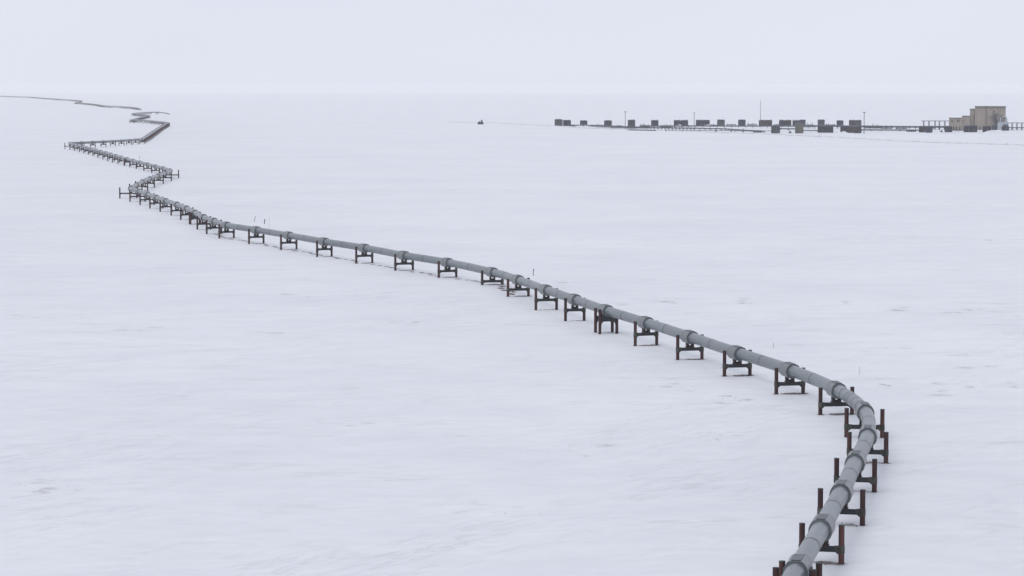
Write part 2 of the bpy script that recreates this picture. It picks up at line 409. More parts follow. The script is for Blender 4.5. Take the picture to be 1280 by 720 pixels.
shoe_me = (MB().box(-0.55, 0.55, -0.55, 0.55, 0.02, 0.10).box(-0.50, 0.50, -0.28, 0.28, 0.10, 0.30)
           .box(-0.52, -0.20, -0.30, 0.30, 0.30, 0.98).box(0.20, 0.52, -0.30, 0.30, 0.30, 0.98)).mesh('slide_shoe', M['shoe'])
stop_me = MB().box(-0.06, 0.06, -0.16, 0.16, 0.0, 0.22).mesh('stop', M['beam'])
lite_pile = ngon_cyl(0.229, 0, 1, 6).mesh('pile_small', M['pile'], True)
lite_beam = MB().box(-0.5, 0.5, -0.16, 0.16, -0.42, 0).mesh('crossbeam_small', M['beam'])
lite_shoe = MB().box(-0.5, 0.5, -0.3, 0.3, 0.0, 0.95).mesh('slide_shoe_small', M['shoe'])
PF_BEAM = 1.70                                      # beam top below pipe centre

ORD = ['zeroth', 'first', 'second', 'third', 'fourth', 'fifth', 'sixth', 'seventh', 'eighth', 'ninth', 'tenth', 'eleventh', 'twelfth',
       'thirteenth', 'fourteenth', 'fifteenth', 'sixteenth', 'seventeenth', 'eighteenth', 'nineteenth', 'twentieth']
RUNTXT = {'near': 'rust-brown twin-pile pipe support, {o} from the bottom edge below the nearest bend',
 'first': 'rust-brown twin-pile pipe support, {o} past the nearest bend on the long straight run',
 'second': 'small twin-pile pipe support, {o} after the slight kink, leading to the left zigzag corner',
 'third': 'small twin-pile pipe support, {o} of the short run between the first two zigzag corners',
 'fourth': 'small twin-pile pipe support, {o} of the run leading back to the leftmost zigzag corner',
 'fifth': 'tiny twin-pile pipe support, {o} of the sideways run rightward from the leftmost corner',
 'sixth': 'tiny twin-pile pipe support, one of the crowded slanting run to the distant right corner',
 'seventh': 'tiny distant pipe support, one of the leftward run behind the distant right corner',
 'eighth': 'tiny distant pipe support on the short run rising right above the leftward run',
 'ninth': 'tiny distant pipe support on the upper run doubling back left of the far zigzag',
 'tenth': 'tiny distant pipe support on the topmost zigzag run, before the line dips underground',
 'far': 'speck-like pipe support on the farthest stretch of pipeline near the horizon'}

def build_support(s, k, idx):
    x, y = s['c']; b = s['b']; z0 = tz(x, y)
    zp = PIPE_Z + drop(x, y) - z0                   # pipe centre above this foot
    rz = math.atan2(b[1], b[0])
    detail = idx < 60
    ordn = ORD[k] if k < len(ORD) else str(k)
    lab = RUNTXT[s['run']].format(o=ordn)
    o = empty('pipe_support', (x, y, z0), rz)
    tag(o, lab, 'pipe support', 'pipe supports, ' + s['run'] + ' run')
    btop = zp - PF_BEAM
    cx, sx = math.cos(rz), math.sin(rz)
    for sgn, ext in ((-1, s['hl']), (1, s['hr'])):
        lx = sgn * ext
        gzl = tz(x + lx * cx, y + lx * sx) - z0
        top = zp + 0.0 + rng.uniform(-0.06, 0.06)
        if detail:
            pl = put('pile', pile_me, o, (lx, 0, gzl - 0.7), (0, 0, 0), (1, 1, top - gzl + 0.7))
            c = put('pile_cap', cap_me, o, (lx, 0, top))
            put('clamp', clamp_me, o, (lx, 0, btop - 0.22), (0, 0, 0 if sgn < 0 else math.pi))
            put('gusset', gusset_me, o, (lx, 0, btop - 0.22), (0, 0, 0 if sgn < 0 else math.pi))
        else:
            put('pile', lite_pile, o, (lx, 0, gzl - 0.7), (0, 0, 0), (1, 1, top - gzl + 0.7))
    L = s['hl'] + s['hr'] - (0.56 if detail else 0.3)
    put('crossbeam', beam_me if detail else lite_beam, o, ((s['hr'] - s['hl']) / 2, 0, btop), (0, 0, 0), (L, 1, 1))
    put('slide_shoe', shoe_me if detail else lite_shoe, o, (0, 0, btop))
    return o

def build_anchor(s, idx, lab):
    x, y = s['c']; b = s['b']; z0 = tz(x, y); zp = PIPE_Z + drop(x, y) - z0
    rz = math.atan2(b[1], b[0])
    o = empty('anchor_support', (x, y, z0), rz)
    tag(o, lab, 'pipe anchor', 'four-pile pipe anchors')
    cx, sx = math.cos(rz), math.sin(rz)
    hw, hl = 1.32, 1.25
    btop = zp - 1.18
    for sx_ in (-1, 1):
        for sy_ in (-1, 1):
            lx, ly = sx_ * hw, sy_ * hl
            gzl = tz(x + lx * cx - ly * sx, y + lx * sx + ly * cx) - z0
            top = zp - 0.02
            put('pile', pile_me, o, (lx, ly, gzl - 0.7), (0, 0, 0), (1, 1, top - gzl + 0.7))
            put('pile_cap', cap_me, o, (lx, ly, top))
            put('knee_brace', knee_me, o, (lx, ly, btop), (0, 0, 0 if sx_ < 0 else math.pi))
    for sy_ in (-1, 1):
        put('crossbeam', beam_me, o, (0, sy_ * hl, btop), (0, 0, 0), (2 * hw - 0.44, 1, 1.5))
    put('platform', anchor_me, o, (0, 0, btop))
    for ra in (0, math.pi): put('anchor_clamp', aclamp_me, o, (0, 0, zp - SAG), (0, 0, ra))
    return o
knee_me = MB().prism([(0.2, -1.15), (0.2, -0.62), (0.62, -0.62), (0.34, -0.80)], -0.10, 0.10).mesh('knee_brace', M['beam'])
anchor_me = (MB().box(-1.0, 1.0, -1.04, 1.04, -0.58, 0.03).box(-0.8, -0.55, -1.2, 1.2, 0.0, 0.45).box(0.55, 0.8, -1.2, 1.2, 0.0, 0.45)).mesh('platform', M['beam'])
def hood(r, dz, n=22, flat=-0.98):
    return [(r * math.cos(a), max(r * math.sin(a) + dz, flat)) for a in (2 * math.pi * k / n for k in range(n))]
aclamp_me = MB().box(0.72, 0.98, -0.6, 0.6, -0.95, 0.1).mesh('anchor_clamp', M['shoe'])

NSUP = 300
runcount = {}
anchor_labels = ['four-pile pipe anchor cut by the bottom edge in the foreground', 'four-pile pipe anchor in the middle of the long straight run',
                 'four-pile pipe anchor past the slight kink before the left zigzag corner', 'small four-pile anchor midway on the run to the leftmost corner']
na_ = 0
vis = [i for i, s in enumerate(sup)]
for i, s in enumerate(sup[:NSUP]):
    runcount[s['run']] = runcount.get(s['run'], 0) + 1
    if s['anchor']:
        build_anchor(s, i, anchor_labels[na_]); na_ += 1
    else:
        k = runcount[s['run']] - (1 if s['run'] == 'near' else 0)
        build_support(s, k, i)
rest = MB()
for s in sup[NSUP:]:
    x, y = s['c']; b = s['b']; t = s['t']; z0 = tz(x, y); zp = PIPE_Z + drop(x, y)
    for sg in (-1, 1):
        px, py = x + sg * 1.65 * b[0], y + sg * 1.65 * b[1]
        rest.tube([(px, py, z0 - .5), (px, py, zp)], 0.229, 5)
    rest.tube([(x - 1.6 * b[0], y - 1.6 * b[1], zp - PF_BEAM - .2), (x + 1.6 * b[0], y + 1.6 * b[1], zp - PF_BEAM - .2)], 0.22, 4)
    rest.tube([(x, y, zp - PF_BEAM), (x, y, zp - .5)], 0.5, 4)
tag(put('distant_supports', rest.mesh('distant_supports', M['pile'])), 'speck-like supports of the farthest pipeline near the horizon', 'pipe supports', kind='stuff')

# ------------------------------------------------------------------ the pipe
def spline(P, per):
    """rounded path through the support points"""
    P = [np.array(q, float) for q in P]
    Q = [2 * P[0] - P[1]] + P + [2 * P[-1] - P[-2]]
    outp = []
    for i in range(1, len(Q) - 2):
        p0, p1, p2, p3 = Q[i - 1:i + 3]
        for k in range(per):
            u = k / per
            outp.append(0.5 * ((2 * p1) + (-p0 + p2) * u * 1.0 + (2 * p0 - 5 * p1 + 4 * p2 - p3) * u * u + (-p0 + 3 * p1 - 3 * p2 + p3) * u**3))
    outp.append(P[-1]); return outp

pl = empty('pipeline', (*sup[0]['c'], tz(*sup[0]['c'])))
tag(pl, 'long grey insulated pipeline zigzagging across the snow on piles', 'pipeline')
org = np.array(pl.location)
PER = 12
leg = legs[0]
ctr = [(s['c'][0], s['c'][1], PIPE_Z - SAG + drop(*s['c'])) for s in leg]
# start a little outside the frame; end dives under the snow
d0 = np.array(ctr[0]) - np.array(ctr[1])
ctr = [tuple(np.array(ctr[0]) + d0 * 2), tuple(np.array(ctr[0]) + d0)] + ctr
path = spline(ctr, PER)
def rel(q): return [np.array(p) - org for p in q]
IND = 62 + 2
for i in range(1, IND):
    a, b = max(0, i * PER - PER // 2), i * PER + PER // 2
    put('pipe_section', MB().tube(rel(path[a:b + 1]), PIPE_R, 28 if i < 30 else 14, caps=False).mesh('pipe_section', M['jacket'], True), pl)
tail = path[(IND - 1) * PER + PER // 2:][::3] + [np.array(path[-1]) + np.array([9, 22, -1.5]), np.array(path[-1]) + np.array([16, 44, -5.5])]
farp = put('pipe_section', MB().tube(rel(tail), PIPE_R, 10).mesh('pipe_section', M['jacket'], True), pl)
leg2 = legs[1]
path2 = [np.array((s['c'][0], s['c'][1], PIPE_Z - SAG + drop(*s['c']))) for s in leg2]
path2 = [path2[0] + np.array([10, -40, -6.0]), path2[0] + np.array([5, -18, -1.5])] + path2
put('pipe_section', MB().tube(rel(path2), PIPE_R, 8).mesh('pipe_section', M['jacket'], True), pl)

# jacket joints at mid span, clamp housings over each support
band_me = MB().tube([(0, -0.10, 0), (0, 0.10, 0)], PIPE_R + 0.014, 28, caps=False).mesh('joint_band', M['band'], True)
prof = [(.40, .79), (.52, .735), (.64, .62), (.75, .45), (.835, .25), (.885, .05), (.90, -.14), (.87, -.36), (.79, -.56), (.64, -.73), (.45, -.84)]
prof = prof + [(-x, z) for x, z in reversed(prof)]
collar_me = MB().prism(prof, -1.35, 1.35).mesh('clamp_housing', M['collar'], True)
lip_me = MB().prism([(x * 1.012, z * 1.012) for x, z in prof], -0.03, 0.03).mesh('lip', M['collar'], True)
plate_me = MB().box(-0.36, 0.36, -1.15, 1.15, 0.803, 0.86).mesh('top_plate', M['plate'])
strap_me = MB().tube([(0, -0.12, 0), (0, 0.12, 0)], PIPE_R + 0.02, 28, caps=False).mesh('strap', M['jacket'], True)
lite_collar = MB().prism(hood(0.86, -0.10, 12, -0.86), -1.35, 1.35).mesh('clamp_housing_small', M['collar'], True)
for i in range(1, 200):
    if (i + 1) * PER >= len(path): break
    # housing over support i-2 (path index i*PER)
    if i >= 1:
        p_, q_ = path[i * PER - 1], path[i * PER + 1]; t = q_ - p_
        rz = math.atan2(t[1], t[0]) - math.pi / 2
        pos = path[i * PER] - org
        if i < 62:
            c = put('clamp_housing', collar_me, pl, tuple(pos), (0, 0, rz))
            for yy in (-1.35, 1.35): put('lip', lip_me, c, (0, yy, 0))
            put('top_plate', plate_me, c)
        else:
            put('clamp_housing', lite_collar, pl, tuple(pos), (0, 0, rz))
    if i < 62:
        j = i * PER + PER // 2
        t = path[j + 1] - path[j - 1]; rz = math.atan2(t[1], t[0]) - math.pi / 2
        put('joint_band', band_me, pl, tuple(path[j] - org), (0, 0, rz))
# extra mitre joints round the nearest bend
for fr in (0.22, 0.36, 0.64, 0.80):
    j = (5 + 2) * PER + int(fr * PER)
    t = path[j + 1] - path[j - 1]; rz = math.atan2(t[1], t[0]) - math.pi / 2
    put('joint_band', band_me, pl, tuple(path[j] - org), (0, 0, rz))

# ------------------------------------------------------------------ bare ground and dead grass scoured out under the line
pv, pf, fade, opac = [], [], [], []
def patch(cx, cy, rx, ry, rot, strength=1.0, n=14, rings=4, op=1.0):
    up = 0.03 + 0.004 * ((len(pv) // (1 + n * rings)) % 9)          # each sheet lies a little above the last
    opac.extend([op] * (1 + n * rings)); base = len(pv); ca, sa = math.cos(rot), math.sin(rot)
    pv.append((cx, cy, tz(cx, cy) + up)); fade.append(0.62 * strength)
    for r in range(1, rings + 1):
        for k in range(n):
            a = 2 * math.pi * k / n; q = r / rings
            lx, ly = rx * q * math.cos(a), ry * q * math.sin(a)
            x, y = cx + lx * ca - ly * sa, cy + lx * sa + ly * ca
            pv.append((x, y, tz(x, y) + up)); fade.append(strength * 0.62 * (1 - q))
    for k in range(n): pf.append((base, base + 1 + k, base + 1 + (k + 1) % n))
    for r in range(rings - 1):
        for k in range(n):
            a = base + 1 + r * n + k; b = base + 1 + r * n + (k + 1) % n
            pf.append((a, a + n, b + n, b))
tufts = MB()
def tuft(x, y, h=0.22, nb=5, spread=0.12):
    z = tz(x, y)
    for _ in range(nb):
        a = rng.uniform(0, 6.28); r = rng.uniform(0, spread); lean = rng.uniform(0, 0.6) * h
        bx, by = x + r * math.cos(a), y + r * math.sin(a)
        w = 0.02 + rng.random() * 0.015
        tufts.add([(bx - w, by, z - .02), (bx + w, by, z - .02), (bx + lean * math.cos(a), by + lean * math.sin(a), z + h * rng.uniform(.5, 1))], [(0, 1, 2)])
str_by_idx = {1: .75, 2: .5, 3: .45, 4: .6, 5: .5, 6: 1.0, 7: 1.0, 8: .95, 9: .85, 10: .95, 11: .6, 12: .55, 13: .55, 14: .95, 15: 1.1, 16: 1.0, 17: 1.0, 18: 1.05, 19: 1.0, 20: .95, 21: .9, 22: .9}
for i, s in enumerate(sup[:60]):
    st = 1.4 * str_by_idx.get(i, 0.85)
    x, y = s['c']; t = s['t']; b = s['b']
    rot = math.atan2(b[1], b[0])
    patch(x + b[0] * 0.6, y + b[1] * 0.6, 2.6, 1.3, rot + rng.uniform(-.2, .2), st)
    patch(x + b[0] * s['hr'], y + b[1] * s['hr'], 0.95, 0.7, rot, st * 1.05)
    patch(x - b[0] * s['hl'], y - b[1] * s['hl'], 0.75, 0.6, rot, st * 0.95)
    if 14 <= i <= 22:                                # a scoured strip runs on between the supports here
        nx = sup[i + 1]['c']
        for f in (0.2, 0.35, 0.5, 0.65, 0.8):
            q = s['c'] + (nx - s['c']) * f + b * rng.uniform(-.3, .9)
            patch(q[0], q[1], rng.uniform(1.8, 3.0), rng.uniform(.8, 1.3), math.atan2(t[1], t[0]), rng.uniform(.95, 1.3))
    for _ in range(int(5 * st)):
        q = s['c'] + b * rng.uniform(-1.2, 2.0) + t * rng.uniform(-.8, .8)
        tuft(q[0], q[1], 0.16)
# scattered thin spots out on the plain (photo positions)
for px, py, w_, s_ in ((565, 238, 6, .8), (600, 237, 5, .75), (640, 240, 6, .8), (670, 243, 4, .7), (825, 377, 4, .9), (920, 376, 4, .85), (928, 379, 3, .95), (1062, 380, 4, .85), (1130, 388, 6, .75),
                       (1188, 391, 4, .8), (1225, 389, 4, .8), (1265, 394, 4, .8), (760, 383, 5, .75), (1110, 440, 6, .75), (1225, 455, 7, .75), (1180, 487, 7, .75), (1235, 485, 5, .7),
                       (190, 411, 6, .75), (370, 370, 4, .8), (430, 522, 5, .7), (52, 604, 5, .8), (30, 398, 5, .7), (500, 405, 5, .75), (860, 487, 4, .85), (905, 500, 4, .85), (900, 550, 4, .7),
                       (700, 358, 2.5, .95), (545, 236, 3, .7), (244, 240.5, 2, 1.0), (1080, 290, 5, .7), (1250, 300, 6, .7), (980, 330, 5, .7), (740, 300, 6, .7), (330, 420, 5, .7), (720, 560, 5, .75), (620, 640, 5, .6)):
    g = hit(px, py)
    for _ in range(3):
        patch(g[0] + rng.uniform(-w_, w_) * .7, g[1] + rng.uniform(-w_, w_) * 1.2, w_ * rng.uniform(.35, .7), w_ * rng.uniform(.4, .8), rng.uniform(-.4, .4), s_ * rng.uniform(.75, 1.05), op=0.26)
    for _ in range(int(14 * s_)):
        tuft(g[0] + rng.gauss(0, w_ * .5), g[1] + rng.gauss(0, w_ * .6), 0.10, 2, .06)
mt = bpy.data.meshes.new('bare_ground'); mt.from_pydata(pv, [], pf); mt.update()
at = mt.attributes.new('fade', 'FLOAT', 'POINT'); at.data.foreach_set('value', fade)
at = mt.attributes.new('opac', 'FLOAT', 'POINT'); at.data.foreach_set('value', opac)
mt.materials.append(M['tundra']); mt.shade_smooth()
tag(put('bare_ground', mt), 'ragged brown streaks of bare tundra showing through snow', 'bare ground', kind='stuff')
tag(put('dead_grass', tufts.mesh('dead_grass', M['grass'])), 'sparse dead grass blades poking through the snow', 'grass', kind='stuff')

# ------------------------------------------------------------------ stakes beside the line
def stake(px, py, h, r, lean, mat, label, cat='stake'):
    g = hit(px, py); z = tz(g[0], g[1])
    o = put('marker_stake', MB().tube([(0, 0, -0.3), (lean * h * .5, 0, h * .5), (lean * h, 0.02, h)], [r, r, r * .8], 6)
            .tube([(lean * h * .80 , 0, h * .80), (lean * h, 0, h + .01)], r * 1.35, 6).mesh('marker_stake', mat), None, (g[0], g[1], z))
    tag(o, label, cat, 'marker stakes behind the pipe')
stake(317.6, 276.6, 1.35, .07, .28, M['wood'], 'thin leaning stake, leftmost of three behind the long straight pipe run')
stake(330.3, 280.2, 1.25, .11, .12, M['black'], 'short dark stake, middle of three behind the long straight pipe run')
stake(336.6, 285.0, 2.6, .045, 0.0, M['rod'], 'tall thin pale rod, rightmost of three behind the long straight pipe run')
stake(666.3, 345.3, 1.25, .075, .08, M['black'], 'lone dark stake on snow behind the middle of the pipe')
stake(967.0, 435.5, .75, .045, 0.0, M['rod'], 'low pale stake on snow behind the near straight run')
stake(1074.5, 470.5, 1.0, .035, 0.0, M['rod'], 'faint pale rod standing above the nearest bend')
stake(174.5, 198.8, 2.0, .07, 0.0, M['wood'], 'tiny stake on the snow inside the left zigzag')
g = hit(1106, 483)
o = put('fallen_lath', MB().box(-1.1, 1.1, -.05, .05, 0, .05).mesh('fallen_lath', M['rod']), None, (g[0], g[1], tz(g[0], g[1]) + .03), (0, 0, -1.05))
tag(o, 'thin wooden lath lying on the snow right of the nearest bend', 'lath')

# ------------------------------------------------------------------ drill pad on the horizon
def span(x0, x1, ytop, ybase):
    g = hit((x0 + x1) / 2, ybase); d = math.hypot(g[0], g[1])
    return g, (x1 - x0) * d / F, (ybase - ytop) * d / F, d / F
def wellhouse(x0, x1, yt, yb, col, label, group, rot=0.0, depth=None, kind='flat'):
    g, w, h, m = span(x0, x1, yt, yb)
    az = math.atan2(g[0], g[1])
    z = tz(g[0], g[1])
    dp = depth or w * rng.uniform(.9, 1.1)
    o = empty('well_house', (g[0] + dp / 2 * math.sin(az), g[1] + dp / 2 * math.cos(az), z), -az + rot)
    tag(o, label, 'well house', group)
    hw, hd = w / 2, dp / 2
    put('wall', MB().box(-hw, hw, -hd, hd, 0.35, h * .93).mesh('wall', M[col]), o)
    # cladding ribs, corner posts
    ribs = MB()
    nrb = max(6, int(w / .6))
    for k in range(nrb + 1):
        xx = -hw + w * k / nrb
        ribs.box(xx - .05, xx + .05, -hd - .05, -hd, 0.4, h * .9)
    put('cladding_rib', ribs.mesh('cladding_rib', M[col]), o)['kind'] = 'stuff'
    put('roof', MB().prism([(-hw - .15, h * .93), (hw + .15, h * .93), (hw + .15, h * .96), (0, h), (-hw - .15, h * .96)], -hd - .15, hd + .15).mesh('roof', M['steel']), o)
    put('skid', MB().box(-hw * .96, hw * .96, -hd * .96, hd * .96, -.6, .35).mesh('skid', M['black']), o)
    dx = rng.choice((-.25, .1, .22)) * w
    dr = put('door', MB().box(dx - .5, dx + .5, -hd - .12, -hd - .05, .35, 2.5).mesh('door', M['steel']), o)
    put('handle', MB().box(dx + .3, dx + .4, -hd - .18, -hd - .12, 1.3, 1.5).mesh('handle', M['black']), dr)
    for q in (rng.uniform(-.35, -.1), rng.uniform(.1, .35)):
        put('roof_vent', MB().tube([(q * w, 0, h * .94), (q * w, 0, h + rng.uniform(.25, .75))], rng.uniform(.15, .35), 8).mesh('roof_vent', M['steel']), o)
    return o
GB, GF = 'well houses in the back row', 'well houses in the front row'
back = [
 (693.4, 703, 149, 157.6, 'greygreen', 'grey well house, far left end of the back row'),
 (704, 713.6, 150, 157.4, 'slate', 'dark well house, second from the left end of the back row'),
 (725, 734, 150.6, 157, 'slate', 'dark well house standing alone, third from the left in the back row'),
 (755.4, 764.6, 150.6, 158.2, 'slate', 'dark well house left of the leftmost light mast'),
 (785, 793.8, 150, 158.4, 'slate', 'dark well house just right of the leftmost light mast'),
 (814, 823, 150.3, 157.6, 'slate', 'dark well house alone between the leftmost mast and the paired houses'),
 (842.3, 851, 150.2, 157, 'slate', 'left one of the dark pair just left of the second mast'),
 (851.3, 860, 150.2, 157, 'slate', 'right one of the dark pair just left of the second mast'),
 (870, 878.3, 150, 157, 'slate', 'left one of the dark pair just right of the second mast'),
 (878.6, 887, 150, 157, 'slate', 'right one of the dark pair just right of the second mast'),
 (896.6, 905.8, 149.6, 157.2, 'greygreen', 'grey well house alone, right of the paired houses by the second mast'),
 (922.8, 931.8, 149.8, 158.2, 'blue', 'navy blue well house left of the tallest mast'),
 (948.6, 956.6, 150, 157, 'maroon', 'reddish well house directly under the tallest mast'),
 (956.9, 965, 150, 157, 'maroon', 'reddish well house, right neighbour of the one under the tallest mast'),
 (974, 981.2, 150, 157, 'slate', 'left one of the dark pair right of the tallest mast'),
 (981.5, 989, 150, 157, 'maroon', 'right one of the dark pair right of the tallest mast'),
 (990.8, 998.6, 150.3, 157.2, 'slate', 'dark well house peeping out left behind the olive tower'),
 (998.9, 1006.8, 150, 159, 'blue', 'bluish well house hidden behind the olive tower'),
 (1022.3, 1030.7, 149.8, 160, 'greygreen', 'tall grey-green well house rising behind the front row'),
 (1045.8, 1054, 150.5, 157.4, 'slate', 'dark well house alone, second from the right of the back row'),
 (1061.2, 1068.6, 150, 157, 'maroon', 'reddish left one of the rightmost pair in the back row'),
 (1068.9, 1076.6, 150, 157, 'greygreen', 'greenish right one of the rightmost pair in the back row')]
for a in back: wellhouse(a[0], a[1], a[2], a[3], a[4], a[5], GB, rng.uniform(-.05, .05))
front = [
 (964, 974.8, 157, 166.9, 'greygreen', 'grey well house alone at the front, left of the olive tower'),
 (994, 1004, 153, 166.9, 'olive', 'tall olive-brown well house tower in the front row'),
 (1022.2, 1031, 157.2, 165.9, 'slate', 'left one of the front pair below the tall grey-green house'),
 (1031.3, 1041.4, 157, 165.9, 'slate', 'right one of the front pair below the tall grey-green house'),
 (1050.4, 1059, 157.6, 165.6, 'slate', 'left one of three joined front well houses left of the rightmost mast'),
 (1059.3, 1067.6, 157.9, 166, 'maroon', 'middle one of three joined front well houses left of the rightmost mast'),
 (1067.9, 1076.4, 157.7, 166.6, 'maroon', 'right one of three joined front well houses left of the rightmost mast'),
 (1148.8, 1157.6, 158, 165.3, 'maroon', 'reddish well house below the left end of the pipe bridge'),
 (1157.9, 1165.4, 158, 165.8, 'blue', 'bluish well house below the pipe bridge beside the reddish one'),
 (1181, 1190, 158, 165.2, 'slate', 'dark well house in front of the tan building left end'),
 (1204.8, 1213, 157.4, 165.2, 'slate', 'left one of the dark pair in front of the stepped tan building'),
 (1213.3, 1221.4, 157, 165.2, 'slate', 'right one of the dark pair in front of the stepped tan building'),
 (1228.4, 1238, 157.8, 165.2, 'slate', 'dark well house before the tall tan block wall'),
 (1252.4, 1261, 157.6, 163.2, 'slate', 'dark well house at the right corner of the tan building')]
for a in front: wellhouse(a[0], a[1], a[2], a[3], a[4], a[5], GF, rng.uniform(-.05, .05))

# snow drifts banked against the front row
def drift(px, py, w, h, d, label):
    g = hit(px, py); nn, mm = 14, 7; q = MB(); vs = []
    for i in range(nn + 1):
        for j in range(mm + 1):
            u, v = i / nn * 2 - 1, j / mm * 2 - 1
            hh = max(0, (1 - u * u) * (1 - v * v)) ** .8 * h * (1 + .25 * math.sin(7 * u + 3 * v))
            vs.append((u * w / 2, v * d / 2, hh - .25))
    q.add(vs, [(i * (mm + 1) + j, (i + 1) * (mm + 1) + j, (i + 1) * (mm + 1) + j + 1, i * (mm + 1) + j + 1) for i in range(nn) for j in range(mm)])
    o = put('snow_drift', q.mesh('snow_drift', M['snow'], True), None, (g[0], g[1], tz(g[0], g[1])))
    tag(o, label, 'snow drift', 'snow drifts on the drill pad')
for px, py, w, h, d, t in ((1054, 167, 9, 1.7, 6, 'low snow drift before the three joined front well houses'), (1245, 165.6, 20, 2.0, 9, 'long snow drift banked before the tall tan block'),
                           (1172, 166.6, 14, 1.2, 8, 'low snow drift between the bluish and the dark front houses'), (849, 158.2, 9, 1.6, 6, 'snow drift before the dark pair left of the second mast'),
                           (884, 158.2, 9, 1.6, 6, 'snow drift before the dark pair right of the second mast'), (985, 168.3, 16, 1.0, 8, 'low snow drift between the grey house and the olive tower'),
                           (730, 157.8, 6, 1.5, 5, 'small snow drift before the lone third well house'), (1110, 165, 30, 1.2, 9, 'long low snow drift right of the rightmost mast')):
    drift(px, py, w, h, d, t)

# masts
def mast(px, yt, yb, r, label, head=True):
    g, _, h, m = span(px - 1, px + 1, yt, yb)
    o = empty('light_mast', (g[0], g[1], tz(g[0], g[1])))
    tag(o, label, 'mast', 'masts on the drill pad')
    put('pole', MB().tube([(0, 0, -.5), (0, 0, h)], [r, r * .7], 8).mesh('pole', M['steel']), o)
    put('base', MB().box(-.5, .5, -.5, .5, -.4, .4).mesh('base', M['steel']), o)
    if head:
        put('lamp_bar', MB().box(-1.0, 1.0, -.12, .12, h - .25, h).mesh('lamp_bar', M['steel']), o)
        for q in (-.75, -.25, .25, .75):
            put('lamp', MB().box(q - .2, q + .2, -.35, .1, h - .55, h - .05).mesh('lamp', M['black']), o)
mast(781.5, 139.5, 160.5, .28, 'light mast with lamp bar at the left end of the pad')
mast(867.7, 141, 157.4, .28, 'light mast between the two dark pairs of well houses')
mast(950.6, 126, 157.2, .24, 'tallest thin mast behind the reddish well houses', False)
mast(1080, 140.5, 166.8, .30, 'light mast at the right end of the front well houses')

# raised flow lines
def flowline(pts, h, npipe, r, mat, label, step=9.0, sp=None, over=0.0):
    W3 = [hit(*q) for q in pts]
    o = empty('flow_line', (W3[0][0], W3[0][1], tz(W3[0][0], W3[0][1])))
    tag(o, label, 'flow line', 'raised flow lines on the drill pad')
    og = np.array(o.location)
    cum = [0]
    for u, w in zip(W3, W3[1:]): cum.append(cum[-1] + np.linalg.norm(w[:2] - u[:2]))
    k = max(2, int(cum[-1] / 6)); P = []
    for j in range(k + 1):
        s = cum[-1] * j / k
        x = np.interp(s, cum, [q[0] for q in W3]); y = np.interp(s, cum, [q[1] for q in W3])
        P.append(np.array([x, y, tz(x, y)]))
    sp = sp or r * 3.2
    for q in range(npipe):
        rows = (q % 2) * .0
        pts3 = []
        for j, p_ in enumerate(P):
            t = P[min(j + 1, k)] - P[max(j - 1, 0)]; t = t / np.linalg.norm(t)
            nrm = np.array([t[1], -t[0], 0])
            pts3.append(p_ + nrm * (q - (npipe - 1) / 2) * sp + np.array([0, 0, h + (q % 2) * r * 1.6]) - og)
        put('pipe', MB().tube(pts3, r, 7).mesh('pipe', M[mat[q % len(mat)]], True), o)
    m_ = max(1, int(cum[-1] / step))
    post = MB().box(-.17, .17, -.17, .17, -.6, h + .3 + over).mesh('post', M['steel'])
    bar = MB().box(-.12, .12, -npipe * sp / 2 - .2, npipe * sp / 2 + .2, h - r - .28, h - r - .02).mesh('crossbar', M['steel'])
    for j in range(m_ + 1):
        s = cum[-1] * j / m_
        x = np.interp(s, cum, [q[0] for q in W3]); y = np.interp(s, cum, [q[1] for q in W3])
        tt = np.interp(min(s + 2, cum[-1]), cum, [q[0] for q in W3]) - np.interp(max(s - 2, 0), cum, [q[0] for q in W3]), \
             np.interp(min(s + 2, cum[-1]), cum, [q[1] for q in W3]) - np.interp(max(s - 2, 0), cum, [q[1] for q in W3])
        a = math.atan2(tt[1], tt[0])
        base = np.array([x, y, tz(x, y)]) - og
        put('post', post, o, tuple(base), (0, 0, a)); put('crossbar', bar, o, tuple(base), (0, 0, a))
flowline([(1004, 160.6), (1060, 161.0), (1110, 161.6), (1189, 162.2)], 2.0, 6, .38, ('teal', 'steel', 'steel'), 'thick teal pipe bundle running to the tan building', 5, None, .9)
flowline([(800, 160.4), (862, 160.2), (930, 160.2), (1004, 160.4)], 1.6, 4, .30, ('steel', 'slate', 'teal'), 'dark pipe bundle along the front of the back row', 6, None, .8)
flowline([(745, 159.4), (770, 160.8), (810, 162.2), (868, 163.2)], 1.7, 3, .25, ('steel', 'slate'), 'slanting pipe rack on many posts by the leftmost mast', 4, None, .9)
flowline([(786, 163.0), (800, 163.3), (820, 163.6)], .3, 2, .22, ('steel', 'slate'), 'low dark pipes just right below the leftmost mast', 8)
flowline([(868, 161.6), (905, 162.8), (935, 164.6), (955, 166)], 1.0, 2, .26, ('slate', 'steel'), 'thin pipes slanting toward the lone front grey house', 9)
flowline([(832, 164.4), (880, 165.0), (945, 165.6), (966, 165.6)], 1.2, 1, .22, ('steel',), 'single thin pipe on sparse posts left of the front grey house', 14)
flowline([(975, 162.6), (996, 163.0)], 1.2, 3, .28, ('slate', 'teal'), 'short pipe bundle between front grey house and olive tower', 7)
flowline([(1004, 164.4), (1022, 164.6)], .8, 2, .22, ('slate', 'steel'), 'short low pipes between olive tower and front pair', 7)
flowline([(1077, 163.6), (1150, 164.2)], .8, 2, .25, ('steel', 'slate'), 'low pipes under the thick teal bundle', 8)
flowline([(713, 157.8), (735, 158.2), (760, 159.6)], .9, 2, .22, ('steel',), 'thin low pipes joining the leftmost well houses', 8)
flowline([(1190, 164.2), (1206, 164.2)], .9, 2, .25, ('slate', 'steel'), 'short pipes along the foot of the tan building', 5)

